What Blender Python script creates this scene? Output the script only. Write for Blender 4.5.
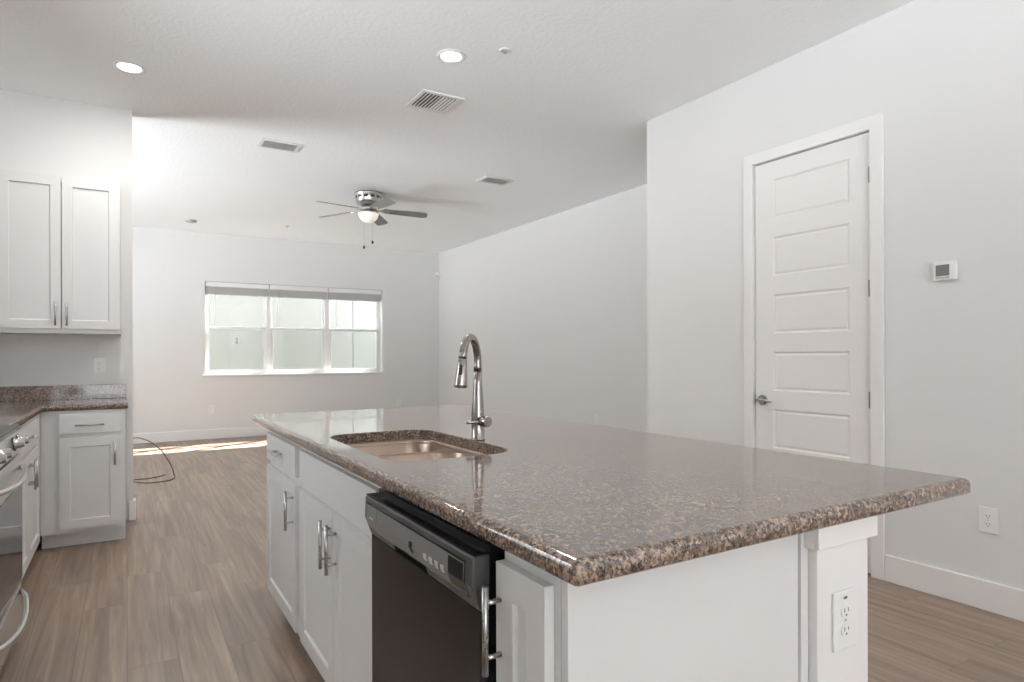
import bpy, bmesh, math, random
from mathutils import Vector, Matrix
random.seed(7)
for o in list(bpy.data.objects): bpy.data.objects.remove(o, do_unlink=True)
SC = bpy.context.scene
COL = SC.collection

# ------------------------------------------------------------------ camera
F_PX, YAW, ROLL, CAM_H = 635.0, 0.5457, -0.0029, 1.2147
c_, s_ = math.cos(YAW), math.sin(YAW)
R_ = Vector((c_, -s_, 0)); F_ = Vector((s_, c_, 0)); U_ = Vector((0, 0, 1))
R2 = R_ * math.cos(ROLL) + U_ * math.sin(ROLL)
U2 = U_ * math.cos(ROLL) - R_ * math.sin(ROLL)
cam = bpy.data.cameras.new('camera'); co = bpy.data.objects.new('camera', cam); COL.objects.link(co)
co.matrix_world = Matrix(((R2.x, U2.x, -F_.x, 0), (R2.y, U2.y, -F_.y, 0), (R2.z, U2.z, -F_.z, CAM_H), (0, 0, 0, 1)))
cam.sensor_width = 36.0; cam.lens = F_PX / 1024 * 36.0; cam.shift_y = 15.0 / 1024
cam.clip_start = 0.02; cam.clip_end = 100
SC.camera = co

# ------------------------------------------------------------------ world, sun, exposure
W = bpy.data.worlds.new('sky'); SC.world = W; W.use_nodes = True
bg = W.node_tree.nodes['Background']
# sky above the horizon, stronger glow added below it to lift the ceiling
wt_ = W.node_tree; wtc = wt_.nodes.new('ShaderNodeTexCoord'); wsp = wt_.nodes.new('ShaderNodeSeparateXYZ'); wmr = wt_.nodes.new('ShaderNodeMapRange')
wt_.links.new(wtc.outputs['Generated'], wsp.inputs[0]); wt_.links.new(wsp.outputs['Z'], wmr.inputs['Value'])
wmr.inputs['From Min'].default_value = -0.25; wmr.inputs['From Max'].default_value = -0.03
wmr.inputs['To Min'].default_value = 24.0; wmr.inputs['To Max'].default_value = 4.0
wt_.links.new(wmr.outputs['Result'], bg.inputs['Strength'])
bg.inputs['Color'].default_value = (0.905, 0.957, 1.0, 1)
def lamp(name, kind, loc, energy, **kw):
    l = bpy.data.lights.new(name, kind); l.energy = energy
    for k, v in kw.items():
        if k not in ('rot', 'parent'): setattr(l, k, v)
    o = bpy.data.objects.new(name, l); COL.objects.link(o); o.location = loc
    if 'rot' in kw: o.rotation_euler = kw['rot']
    if kw.get('parent'): o.parent = kw['parent']
    return o
sun = lamp('sun', 'SUN', (3, 14, 8), 60.0, angle=0.009, color=(1.0, 0.94, 0.86))
sun.rotation_euler = Vector((-0.95, -0.61, -1.0)).to_track_quat('-Z', 'Y').to_euler()
XLW = -1.08
# sky portals in the window and the added openings (they emit nothing themselves)
p1 = lamp('portal_rear', 'AREA', (0.15, -6.49, 1.35), 1, shape='RECTANGLE', size=2.3, size_y=2.6, rot=(math.pi / 2, 0, math.pi))
p2 = lamp('portal_window', 'AREA', (2.35, 10.60, 1.64), 1, shape='RECTANGLE', size=2.7, size_y=1.4, rot=(math.pi / 2, 0, 0))
p4 = lamp('portal_side', 'AREA', (XLW + .01, -4.05, 1.30), 1, shape='RECTANGLE', size=2.6, size_y=2.7, rot=(0, -math.pi / 2, 0))
p5 = lamp('portal_kitchen', 'AREA', (XLW + .01, 2.8, 1.70), 1, shape='RECTANGLE', size=1.2, size_y=1.0, rot=(0, -math.pi / 2, 0))
p3 = lamp('portal_living', 'AREA', (-3.19, 6.95, 1.05), 1, shape='RECTANGLE', size=2.1, size_y=1.9, rot=(0, -math.pi / 2, 0))
for p in (p1, p2, p3, p4, p5):
    p.data.cycles.is_portal = True
SC.view_settings.view_transform = 'Standard'; SC.view_settings.look = 'None'
SC.view_settings.gamma = 1.0; SC.view_settings.use_curve_mapping = False
SC.view_settings.exposure = 0.16
SC.cycles.use_denoising = True
SC.cycles.max_bounces = 16; SC.cycles.diffuse_bounces = 10; SC.cycles.glossy_bounces = 6
SC.cycles.transparent_max_bounces = 16; SC.cycles.transmission_bounces = 8
SC.cycles.caustics_reflective = False; SC.cycles.caustics_refractive = False
SC.cycles.sample_clamp_indirect = 6.0

# ------------------------------------------------------------------ materials
def newmat(name):
    m = bpy.data.materials.new(name); m.use_nodes = True
    return m, m.node_tree, m.node_tree.nodes['Principled BSDF']
def pset(b, col=None, rough=None, metal=None, spec=None, coat=None):
    if col is not None: b.inputs['Base Color'].default_value = (*col, 1)
    if rough is not None: b.inputs['Roughness'].default_value = rough
    if metal is not None: b.inputs['Metallic'].default_value = metal
    if spec is not None: b.inputs['Specular IOR Level'].default_value = spec
    if coat is not None: b.inputs['Coat Weight'].default_value = coat
def node(t, kind, **kw):
    n = t.nodes.new(kind)
    for k, v in kw.items():
        if k in n.inputs: n.inputs[k].default_value = v
        else: setattr(n, k, v)
    return n
def ramp(t, stops, interp='LINEAR'):
    r = t.nodes.new('ShaderNodeValToRGB'); cr = r.color_ramp; cr.interpolation = interp
    while len(cr.elements) > 1: cr.elements.remove(cr.elements[-1])
    cr.elements[0].position = stops[0][0]; cr.elements[0].color = (*stops[0][1], 1)
    for p, c in stops[1:]:
        e = cr.elements.new(p); e.color = (*c, 1)
    return r
def painted(name, col, rough=0.55, scale=None, strength=0.1, dist=0.002, spec=0.4):
    m, t, b = newmat(name); pset(b, col, rough, spec=spec)
    tc = t.nodes.new('ShaderNodeTexCoord')
    n = node(t, 'ShaderNodeTexNoise', Scale=scale or 90.0, Detail=3.0)
    t.links.new(tc.outputs['Object'], n.inputs['Vector'])
    bp = node(t, 'ShaderNodeBump', Strength=strength, Distance=dist)
    t.links.new(n.outputs['Fac'], bp.inputs['Height']); t.links.new(bp.outputs['Normal'], b.inputs['Normal'])
    return m
M = {}
M['wall'] = painted('wall_paint', (0.725, 0.725, 0.72), 0.6, 140, 0.12, 0.001, 0.3)
M['trim'] = painted('trim_paint', (0.80, 0.79, 0.78), 0.35, 60, 0.02, 0.001)
M['door'] = painted('door_paint', (0.79, 0.78, 0.765), 0.4, 60, 0.02, 0.001)
M['cab'] = painted('cabinet_lacquer', (0.70, 0.697, 0.69), 0.38, 50, 0.02, 0.001)
M['plastic'] = painted('white_plastic', (0.80, 0.80, 0.79), 0.35, 200, 0.02, 0.0005)
M['vinyl'] = painted('white_vinyl', (0.82, 0.82, 0.82), 0.35, 80, 0.02, 0.0005)
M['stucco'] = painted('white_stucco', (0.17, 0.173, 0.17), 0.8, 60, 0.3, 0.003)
M['blind'] = painted('blind_slat', (0.62, 0.62, 0.61), 0.5, 80, 0.02, 0.0005)
# textured ceiling (knock-down)
m, t, b = newmat('ceiling_texture'); pset(b, (0.90, 0.918, 0.925), 0.8, spec=0.2)
tc = t.nodes.new('ShaderNodeTexCoord')
n1 = node(t, 'ShaderNodeTexNoise', Scale=36.0, Detail=4.0, Roughness=0.6)
t.links.new(tc.outputs['Object'], n1.inputs['Vector'])
r1 = ramp(t, [(0.46, (0, 0, 0)), (0.56, (1, 1, 1))]); t.links.new(n1.outputs['Fac'], r1.inputs['Fac'])
bp = node(t, 'ShaderNodeBump', Strength=0.25, Distance=0.003)
t.links.new(r1.outputs['Color'], bp.inputs['Height']); t.links.new(bp.outputs['Normal'], b.inputs['Normal'])
M['ceiling'] = m
# vinyl plank floor, boards running along Y
m, t, b = newmat('plank_floor'); pset(b, rough=0.42, spec=1.5)
tc = t.nodes.new('ShaderNodeTexCoord')
mp = node(t, 'ShaderNodeMapping'); mp.inputs['Rotation'].default_value = (0, 0, math.pi / 2)
t.links.new(tc.outputs['Object'], mp.inputs['Vector'])
br = node(t, 'ShaderNodeTexBrick', Scale=1.0)
br.offset = 0.37; br.offset_frequency = 2
br.inputs['Brick Width'].default_value = 1.22; br.inputs['Row Height'].default_value = 0.18
br.inputs['Mortar Size'].default_value = 0.0012; br.inputs['Mortar Smooth'].default_value = 0.1
br.inputs['Color1'].default_value = (0.0, 0.0, 0.0, 1); br.inputs['Color2'].default_value = (1, 1, 1, 1)
br.inputs['Mortar'].default_value = (0.5, 0.5, 0.5, 1)
t.links.new(mp.outputs['Vector'], br.inputs['Vector'])
mg = node(t, 'ShaderNodeMapping'); mg.inputs['Scale'].default_value = (26, 1.1, 1)
t.links.new(tc.outputs['Object'], mg.inputs['Vector'])
vadd = node(t, 'ShaderNodeVectorMath', operation='ADD')
t.links.new(mg.outputs['Vector'], vadd.inputs[0])
vs = node(t, 'ShaderNodeVectorMath', operation='SCALE'); vs.inputs['Scale'].default_value = 9.0
t.links.new(br.outputs['Color'], vs.inputs[0]); t.links.new(vs.outputs['Vector'], vadd.inputs[1])
g1 = node(t, 'ShaderNodeTexNoise', Scale=1.0, Detail=6.0, Roughness=0.62, Distortion=0.6)
t.links.new(vadd.outputs['Vector'], g1.inputs['Vector'])
gr = ramp(t, [(0.28, (0.135, 0.085, 0.056)), (0.5, (0.245, 0.168, 0.117)), (0.72, (0.37, 0.27, 0.20))])
t.links.new(g1.outputs['Fac'], gr.inputs['Fac'])
pr = ramp(t, [(0.0, (0.91, 0.91, 0.91)), (1.0, (1.08, 1.07, 1.06))]); t.links.new(br.outputs['Color'], pr.inputs['Fac'])
mx = node(t, 'ShaderNodeMix', data_type='RGBA', blend_type='MULTIPLY'); mx.inputs[0].default_value = 1.0
t.links.new(gr.outputs['Color'], mx.inputs[6]); t.links.new(pr.outputs['Color'], mx.inputs[7])
mx2 = node(t, 'ShaderNodeMix', data_type='RGBA'); t.links.new(br.outputs['Fac'], mx2.inputs[0])
t.links.new(mx.outputs[2], mx2.inputs[6]); mx2.inputs[7].default_value = (0.11, 0.076, 0.055, 1)
t.links.new(mx2.outputs[2], b.inputs['Base Color'])
bp = node(t, 'ShaderNodeBump', Strength=0.12, Distance=0.001)
t.links.new(g1.outputs['Fac'], bp.inputs['Height']); t.links.new(bp.outputs['Normal'], b.inputs['Normal'])
M['floor'] = m
# speckled polished granite
m, t, b = newmat('polished_granite'); pset(b, rough=0.10, spec=0.6, coat=0.35); b.inputs['Coat Roughness'].default_value = 0.04; b.inputs['Coat IOR'].default_value = 1.55
tc = t.nodes.new('ShaderNodeTexCoord')
nd = node(t, 'ShaderNodeTexNoise', Scale=60.0, Detail=2.0)
t.links.new(tc.outputs['Object'], nd.inputs['Vector'])
va = node(t, 'ShaderNodeVectorMath', operation='MULTIPLY_ADD')
va.inputs[1].default_value = (0.007, 0.007, 0.007)
t.links.new(nd.outputs['Color'], va.inputs[0]); t.links.new(tc.outputs['Object'], va.inputs[2])
v1 = node(t, 'ShaderNodeTexVoronoi', Scale=165.0); t.links.new(va.outputs['Vector'], v1.inputs['Vector'])
sep = t.nodes.new('ShaderNodeSeparateColor'); t.links.new(v1.outputs['Color'], sep.inputs['Color'])
cr = ramp(t, [(0.0, (0.016, 0.013, 0.013)), (0.24, (0.060, 0.042, 0.035)), (0.42, (0.235, 0.158, 0.112)),
              (0.58, (0.135, 0.115, 0.115)), (0.68, (0.40, 0.28, 0.20)), (0.88, (0.42, 0.36, 0.32)), (0.95, (0.045, 0.038, 0.038))], 'CONSTANT')
t.links.new(sep.outputs['Red'], cr.inputs['Fac'])
v2 = node(t, 'ShaderNodeTexVoronoi', Scale=360.0); t.links.new(va.outputs['Vector'], v2.inputs['Vector'])
sep2 = t.nodes.new('ShaderNodeSeparateColor'); t.links.new(v2.outputs['Color'], sep2.inputs['Color'])
cr2 = ramp(t, [(0.0, (0.03, 0.022, 0.02)), (0.25, (0.26, 0.172, 0.118)), (0.6, (0.35, 0.247, 0.178)), (0.85, (0.085, 0.068, 0.066))], 'CONSTANT')
t.links.new(sep2.outputs['Green'], cr2.inputs['Fac'])
mg_ = node(t, 'ShaderNodeMix', data_type='RGBA'); mg_.inputs[0].default_value = 0.42
t.links.new(cr.outputs['Color'], mg_.inputs[6]); t.links.new(cr2.outputs['Color'], mg_.inputs[7])
t.links.new(mg_.outputs[2], b.inputs['Base Color'])
M['granite'] = m
def metal(name, col, rough, aniso=0.0):
    m, t, b = newmat(name); pset(b, col, rough, 1.0)
    tc = t.nodes.new('ShaderNodeTexCoord')
    n = node(t, 'ShaderNodeTexNoise', Scale=220.0, Detail=2.0); t.links.new(tc.outputs['Object'], n.inputs['Vector'])
    mr = node(t, 'ShaderNodeMapRange'); mr.inputs['To Min'].default_value = rough * 0.85; mr.inputs['To Max'].default_value = rough * 1.2
    t.links.new(n.outputs['Fac'], mr.inputs['Value']); t.links.new(mr.outputs['Result'], b.inputs['Roughness'])
    return m
M['steel'] = metal('brushed_steel', (0.46, 0.45, 0.44), 0.28)
M['range_steel'] = metal('range_steel', (0.72, 0.72, 0.71), 0.24)
M['nickel'] = metal('satin_nickel', (0.52, 0.505, 0.48), 0.32)
M['faucet'] = metal('warm_stainless', (0.36, 0.325, 0.305), 0.20)
M['sink'] = metal('sink_steel', (0.33, 0.25, 0.20), 0.36)
M['hinge'] = metal('hinge_metal', (0.22, 0.21, 0.20), 0.3)
M['chrome'] = metal('chrome', (0.50, 0.50, 0.50), 0.12)
def plain(name, col, rough, spec=0.5, metal_=0.0):
    m, t, b = newmat(name); pset(b, col, rough, metal_, spec)
    tc = t.nodes.new('ShaderNodeTexCoord')
    n = node(t, 'ShaderNodeTexNoise', Scale=120.0, Detail=2.0); t.links.new(tc.outputs['Object'], n.inputs['Vector'])
    mr = node(t, 'ShaderNodeMapRange'); mr.inputs['To Min'].default_value = rough * 0.9; mr.inputs['To Max'].default_value = min(1, rough * 1.1)
    t.links.new(n.outputs['Fac'], mr.inputs['Value']); t.links.new(mr.outputs['Result'], b.inputs['Roughness'])
    return m
M['black'] = plain('black_gloss', (0.010, 0.010, 0.011), 0.14, 0.3)
M['console'] = plain('black_satin', (0.050, 0.050, 0.051), 0.32)
M['panelgrey'] = plain('console_insert', (0.19, 0.19, 0.19), 0.25)
M['mark'] = plain('pale_print', (0.45, 0.45, 0.45), 0.4)
M['dark'] = plain('dark_slot', (0.03, 0.03, 0.03), 0.6)
M['slot'] = plain('socket_slot', (0.16, 0.155, 0.15), 0.6)
M['ovenglass'] = plain('oven_glass', (0.03, 0.03, 0.032), 0.06, 1.0)
M['lcd'] = plain('lcd_grey', (0.17, 0.175, 0.165), 0.25)
M['grille'] = plain('grille_grey', (0.42, 0.42, 0.41), 0.5)
M['blade'] = plain('grey_blade', (0.20, 0.21, 0.21), 0.38)
M['cable'] = plain('cable_jacket', (0.12, 0.085, 0.065), 0.45)
M['cord'] = plain('blind_cord', (0.6, 0.6, 0.6), 0.6)
M['ground'] = plain('outside_ground', (0.35, 0.33, 0.30), 0.9)
M['cooktop'] = plain('cooktop_glass', (0.02, 0.02, 0.02), 0.08, 0.8)
M['pocket_shade'] = plain('recess_shade', (0.004, 0.004, 0.004), 0.9, 0.05)
def emit(name, col, s):
    m, t, b = newmat(name); pset(b, (0.8, 0.8, 0.8), 0.4)
    b.inputs['Emission Color'].default_value = (*col, 1); b.inputs['Emission Strength'].default_value = s
    return m
M['led'] = emit('led_lens', (1.0, 0.97, 0.92), 6.0)
M['bowl'] = emit('frosted_bowl_lit', (1.0, 0.84, 0.62), 0.42)
# clear glazing: mostly transparent with a fresnel reflection
def glazing(name, tint, haze=0.0):
    m = bpy.data.materials.new(name); m.use_nodes = True; t = m.node_tree
    for n in list(t.nodes): t.nodes.remove(n)
    out = t.nodes.new('ShaderNodeOutputMaterial'); tr = t.nodes.new('ShaderNodeBsdfTransparent'); gl = t.nodes.new('ShaderNodeBsdfGlossy')
    tr.inputs['Color'].default_value = (*tint, 1); gl.inputs['Roughness'].default_value = 0.02
    lw = node(t, 'ShaderNodeLayerWeight', Blend=0.5); mx = t.nodes.new('ShaderNodeMixShader')     # Schlick reflection, same from both sides
    pw = node(t, 'ShaderNodeMath', operation='POWER'); pw.inputs[1].default_value = 5.0; t.links.new(lw.outputs['Facing'], pw.inputs[0])
    fr = node(t, 'ShaderNodeMath', operation='MULTIPLY_ADD'); fr.inputs[1].default_value = 0.94; fr.inputs[2].default_value = 0.04
    t.links.new(pw.outputs[0], fr.inputs[0]); t.links.new(fr.outputs[0], mx.inputs[0]); t.links.new(tr.outputs[0], mx.inputs[1]); t.links.new(gl.outputs[0], mx.inputs[2])
    if haze:
        df = t.nodes.new('ShaderNodeBsdfDiffuse'); df.inputs['Color'].default_value = (0.35, 0.36, 0.35, 1)
        m2 = t.nodes.new('ShaderNodeMixShader'); m2.inputs[0].default_value = haze
        t.links.new(mx.outputs[0], m2.inputs[1]); t.links.new(df.outputs[0], m2.inputs[2]); t.links.new(m2.outputs[0], out.inputs['Surface'])
    else: t.links.new(mx.outputs[0], out.inputs['Surface'])
    return m
M['glass'] = glazing('window_glass', (0.97, 0.985, 0.975))
M['screen'] = glazing('insect_mesh', (0.95, 0.96, 0.95), 0.10)

# ------------------------------------------------------------------ mesh builder
class Frame:
    """u along the width, v up, n outward from the face"""
    def __init__(s, o, U, N): s.o = Vector(o); s.U = Vector(U); s.N = Vector(N)
    def __call__(s, u, v, n): return s.o + s.U * u + Vector((0, 0, v)) + s.N * n
WF = None
class MB:
    def __init__(s): s.v = []; s.f = []; s.sm = []
    def add(s, vs, fs, smooth=False):
        k = len(s.v); s.v += [Vector(p) for p in vs]
        for f in fs: s.f.append([i + k for i in f]); s.sm.append(smooth)
        return s
    def box(s, x0, x1, y0, y1, z0, z1):
        vs = [(x, y, z) for z in (z0, z1) for y in (y0, y1) for x in (x0, x1)]
        return s.add(vs, [(0, 2, 3, 1), (4, 5, 7, 6), (0, 1, 5, 4), (2, 6, 7, 3), (0, 4, 6, 2), (1, 3, 7, 5)])
    def fbox(s, fr, u0, u1, v0, v1, n0, n1):
        vs = [fr(u, v, n) for n in (n0, n1) for v in (v0, v1) for u in (u0, u1)]
        return s.add(vs, [(0, 2, 3, 1), (4, 5, 7, 6), (0, 1, 5, 4), (2, 6, 7, 3), (0, 4, 6, 2), (1, 3, 7, 5)])
    def prism(s, fr, prof, u0, u1):
        """profile of (n, v) points extruded along u"""
        k = len(prof); vs = [fr(u0, v, n) for n, v in prof] + [fr(u1, v, n) for n, v in prof]
        fs = [tuple(range(k)), tuple(range(2 * k - 1, k - 1, -1))] + [(i, (i + 1) % k, (i + 1) % k + k, i + k) for i in range(k)]
        return s.add(vs, fs)
    def loft(s, loops, closed=True, cap0=True, cap1=True, smooth=True):
        n = len(loops[0]); vs = [p for l in loops for p in l]; fs = []
        for a in range(len(loops) - 1):
            for i in range(n if closed else n - 1):
                j = (i + 1) % n; fs.append((a * n + i, a * n + j, (a + 1) * n + j, (a + 1) * n + i))
        s.add(vs, fs, smooth)
        k = len(s.v) - len(vs)
        if cap0: s.f.append([k + i for i in range(n)][::-1]); s.sm.append(False)
        if cap1: s.f.append([k + (len(loops) - 1) * n + i for i in range(n)]); s.sm.append(False)
        return s
    def tube(s, pts, r, n=12, caps=True):
        pts = [Vector(p) for p in pts]; k = len(pts)
        rs = r if isinstance(r, (list, tuple)) else [r] * k
        tg = [(pts[min(i + 1, k - 1)] - pts[max(i - 1, 0)]).normalized() for i in range(k)]
        a = Vector((0, 0, 1)) if abs(tg[0].z) < 0.9 else Vector((1, 0, 0))
        nrm = (a - tg[0] * a.dot(tg[0])).normalized(); loops = []
        for i in range(k):
            nrm = (nrm - tg[i] * nrm.dot(tg[i])).normalized(); bn = tg[i].cross(nrm)
            loops.append([pts[i] + (nrm * math.cos(2 * math.pi * j / n) + bn * math.sin(2 * math.pi * j / n)) * rs[i] for j in range(n)])
        return s.loft(loops, True, caps, caps)
    def lathe(s, o, prof, n=32, axis='z', cap0=True, cap1=True):
        """prof of (radius, height) about a vertical axis through o"""
        o = Vector(o)
        loops = [[o + Vector((r * math.cos(2 * math.pi * j / n), r * math.sin(2 * math.pi * j / n), h)) for j in range(n)] for r, h in prof]
        return s.loft(loops, True, cap0, cap1)
    def disc(s, fr, u, v, n0, n1, r, ry=None, k=24):
        ry = ry or r
        lp = lambda n: [fr(u + r * math.cos(2 * math.pi * j / k), v + ry * math.sin(2 * math.pi * j / k), n) for j in range(k)]
        return s.loft([lp(n0), lp(n1)], True, True, True, False)
    def panel(s, fr, u0, u1, v0, v1, n0, n1, rects, depth=0.009, slope=0.004, field=None):
        """a slab with sunken panels on its outer face; field = (slope in, rise) makes a raised field"""
        us = sorted({u0, u1, *[r[0] for r in rects], *[r[1] for r in rects]})
        vs = sorted({v0, v1, *[r[2] for r in rects], *[r[3] for r in rects]})
        for i in range(len(us) - 1):
            for j in range(len(vs) - 1):
                a, b, c, d = us[i], us[i + 1], vs[j], vs[j + 1]
                if any(a >= r[0] - 1e-6 and b <= r[1] + 1e-6 and c >= r[2] - 1e-6 and d <= r[3] + 1e-6 for r in rects): continue
                s.add([fr(a, c, n1), fr(b, c, n1), fr(b, d, n1), fr(a, d, n1)], [(0, 1, 2, 3)])
        for r in rects:
            q = [(0, n1), (slope, n1 - depth)]
            if field: q += [(slope + field[0], n1 - depth), (slope + field[0] + field[1], n1 - depth + field[2])]
            lp = [[fr(r[0] + i, r[2] + i, n), fr(r[1] - i, r[2] + i, n), fr(r[1] - i, r[3] - i, n), fr(r[0] + i, r[3] - i, n)] for i, n in q]
            s.loft(lp, True, False, True, False)
        s.add([fr(u0, v0, n0), fr(u1, v0, n0), fr(u1, v1, n0), fr(u0, v1, n0), fr(u0, v0, n1), fr(u1, v0, n1), fr(u1, v1, n1), fr(u0, v1, n1)],
              [(3, 2, 1, 0), (0, 1, 5, 4), (1, 2, 6, 5), (2, 3, 7, 6), (3, 0, 4, 7)])
        return s
    def build(s, name, mat, parent=None, org=(0, 0, 0), bevel=0.0, merge=True):
        me = bpy.data.meshes.new(name); bm = bmesh.new(); o = Vector(org)
        vv = [bm.verts.new(p - o) for p in s.v]
        for f, sm in zip(s.f, s.sm):
            try: fc = bm.faces.new([vv[i] for i in f]); fc.smooth = sm
            except ValueError: pass
        if merge: bmesh.ops.remove_doubles(bm, verts=bm.verts, dist=1e-5)
        bmesh.ops.recalc_face_normals(bm, faces=bm.faces)
        bm.to_mesh(me); bm.free()
        ob = bpy.data.objects.new(name, me); COL.objects.link(ob); me.materials.append(mat)
        if parent: ob.parent = parent
        else: ob.location = o
        if bevel:
            md = ob.modifiers.new('bevel', 'BEVEL'); md.width = bevel; md.segments = 2; md.limit_method = 'ANGLE'; md.angle_limit = math.radians(50)
        return ob

def rrect(x0, x1, y0, y1, r, z, k=6):
    out = []
    for cx, cy, a0 in ((x1 - r, y1 - r, 0), (x0 + r, y1 - r, 90), (x0 + r, y0 + r, 180), (x1 - r, y0 + r, 270)):
        for i in range(k + 1):
            a = math.radians(a0 + 90 * i / k); out.append(Vector((cx + r * math.cos(a), cy + r * math.sin(a), z)))
    return out

class Thing:
    def __init__(s, name, label, cat, loc, group=None, kind=None):
        s.e = bpy.data.objects.new(name, None); COL.objects.link(s.e); s.e.empty_display_size = 0.05
        s.o = Vector(loc); s.e.location = s.o; s.e['label'] = label; s.e['category'] = cat
        if group: s.e['group'] = group
        if kind: s.e['kind'] = kind
    def part(s, name, mb, mat, bevel=0.0, parent=None, label=None):
        ob = mb.build(name, mat, parent or s.e, s.o, bevel)
        if label: ob['label'] = label
        return ob
def structure(name, mb, mat, bevel=0.0, label=None):
    o = mb.build(name, mat, None, (0, 0, 0), bevel); o['kind'] = 'structure'
    if label: o['label'] = label
    return o
def tagged(name, mb, mat, label, cat, loc, bevel=0.0, group=None):
    o = mb.build(name, mat, None, loc, bevel); o['label'] = label; o['category'] = cat
    if group: o['group'] = group
    return o

# ------------------------------------------------------------------ room dimensions (metres)
H = 3.05
W1, W2, YJ, YB = 3.494, 4.760, 3.707, 10.351
XK, YK, XL_ = 0.041, 5.516, -1.08
YR = -6.5
DY0, DY1, DZ = 1.952, 2.714, 2.450          # door opening in the right wall
WX0, WX1, WZ0, WZ1 = 0.990, 3.715, 0.945, 2.335   # window opening in the back wall

# ------------------------------------------------------------------ large structure
structure('floor', MB().box(-3.34, W2 + .3, YR - .1, YB + .2, -0.10, 0.0), M['floor'])
structure('ceiling', MB().box(-3.4, W2 + .3, YR - .1, YB + .25, H, H + .12), M['ceiling'])
mb = MB()
mb.box(W1, W1 + .14, YR, DY0, 0, H).box(W1, W1 + .14, DY1, YJ - .14, 0, H).box(W1, W1 + .14, DY0, DY1, DZ, H).box(W1, W2 + .14, YJ - .14, YJ, 0, H)
structure('wall_right', mb, M['wall'])
structure('wall_living', MB().box(W2, W2 + .14, YJ, YB, 0, H), M['wall'])
mb = MB()
mb.box(-3.34, WX0, YB, YB + .20, 0, H).box(WX1, W2 + .14, YB, YB + .20, 0, H)
mb.box(WX0, WX1, YB, YB + .20, 0, WZ0).box(WX0, WX1, YB, YB + .20, WZ1, H)
structure('wall_back', mb, M['wall'])
structure('wall_kitchen', MB().box(-3.34, XK, YK, YK + .13, 0, H), M['wall'])
mb = MB()     # left wall with two unseen openings added to brighten the kitchen
mb.box(XL_ - .14, XL_, YR, -5.4, 0, H).box(XL_ - .14, XL_, -5.4, -2.7, 2.60, H).box(XL_ - .14, XL_, -2.7, 2.3, 0, H)
mb.box(XL_ - .14, XL_, 2.3, 3.3, 0, 1.10).box(XL_ - .14, XL_, 2.3, 3.3, 2.30, H).box(XL_ - .14, XL_, 3.3, YK, 0, H)
structure('wall_left', mb, M['wall'])
XP = -3.2
mb = MB()     # living room side with an unseen opening added to brighten it
mb.box(XP - .14, XP, YK, 6.0, 0, H).box(XP - .14, XP, 7.9, YB, 0, H).box(XP - .14, XP, 6.0, 7.9, 2.1, H)
structure('wall_living_left', mb, M['wall'])
mb = MB()     # rear wall behind the viewer, wide opening added for fill daylight
mb.box(XL_, -1.0, YR - .14, YR, 0, H).box(1.3, W1 + .14, YR - .14, YR, 0, H).box(-1.0, 1.3, YR - .14, YR, 2.65, H)
structure('wall_rear', mb, M['wall'])
structure('wall_light_block', MB().box(W1 + .141, W1 + .20, DY0 - .05, DY1 + .05, 0, DZ + .1), M['wall'])  # added backing that stops outside light leaking under the door
structure('ground_outside', MB().box(-3, 9, YB + .2, 12.6, -0.25, -0.12), M['ground'])
mb = MB()
XS = 3.855
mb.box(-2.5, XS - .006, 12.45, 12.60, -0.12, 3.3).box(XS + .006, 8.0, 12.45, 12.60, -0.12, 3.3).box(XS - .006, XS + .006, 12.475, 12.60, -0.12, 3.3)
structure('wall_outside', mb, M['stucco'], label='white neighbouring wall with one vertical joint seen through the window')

BH, BT = 0.142, 0.015
def basebd(name, *boxes):
    mb = MB()
    for b in boxes: mb.box(*b, 0.0, BH)
    structure(name, mb, M['trim'], 0.004)
CW = 0.070
basebd('baseboard_right', (W1 - BT, W1, YR, DY0 - CW - .003), (W1 - BT, W1, DY1 + CW + .003, YJ + BT), (W1, W2, YJ, YJ + BT))
basebd('baseboard_living', (W2 - BT, W2, YJ + BT, YB - BT))
basebd('baseboard_back', (-3.2, W2, YB - BT, YB))
basebd('baseboard_kitchen', (0.012, XK + BT, YK - BT, YK), (XK, XK + BT, YK, YK + .13))

# ------------------------------------------------------------------ door in the right wall
FR = Frame((W1, 0, 0), (0, -1, 0), (-1, 0, 0))       # u = -y, v = z, n toward the room
dt = Thing('door_1', 'white six panel interior door closed in the right wall', 'door', (W1, (DY0 + DY1) / 2, 0), kind='structure')
mb = MB()
mb.panel(FR, -DY1 + .005, -DY0 - .005, 0.012, DZ - .008, -0.045, -0.006,
         [(-2.577, -2.080, z, z + .247) for z in (0.262, 0.627, 0.990, 1.352, 1.716, 2.080)], 0.007, 0.010, (0.004, 0.010, 0.004))
slab = dt.part('door_slab', mb, M['door'])
mb = MB()
for a, b2 in ((-DY1 - CW, -DY1 + .001), (-DY0 - .001, -DY0 + CW)): mb.fbox(FR, a, b2, 0, DZ + CW, 0.0, 0.018)
mb.fbox(FR, -DY1 + .001, -DY0 - .001, DZ - .001, DZ + CW, 0.0, 0.018)
dt.part('casing', mb, M['trim'], 0.004)
mb = MB()
mb.fbox(FR, -DY1, -DY1 + .002, 0, DZ, -0.14, 0).fbox(FR, -DY0 - .002, -DY0, 0, DZ, -0.14, 0).fbox(FR, -DY1 + .002, -DY0 - .002, DZ - .002, DZ, -0.14, 0)
mb.fbox(FR, -DY1 + .002, -DY1 + .014, 0, DZ - .012, -.075, -.047).fbox(FR, -DY0 - .014, -DY0 - .002, 0, DZ - .012, -.075, -.047).fbox(FR, -DY1 + .014, -DY0 - .014, DZ - .014, DZ - .002, -.075, -.047)
dt.part('jamb', mb, M['trim'])
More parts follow.
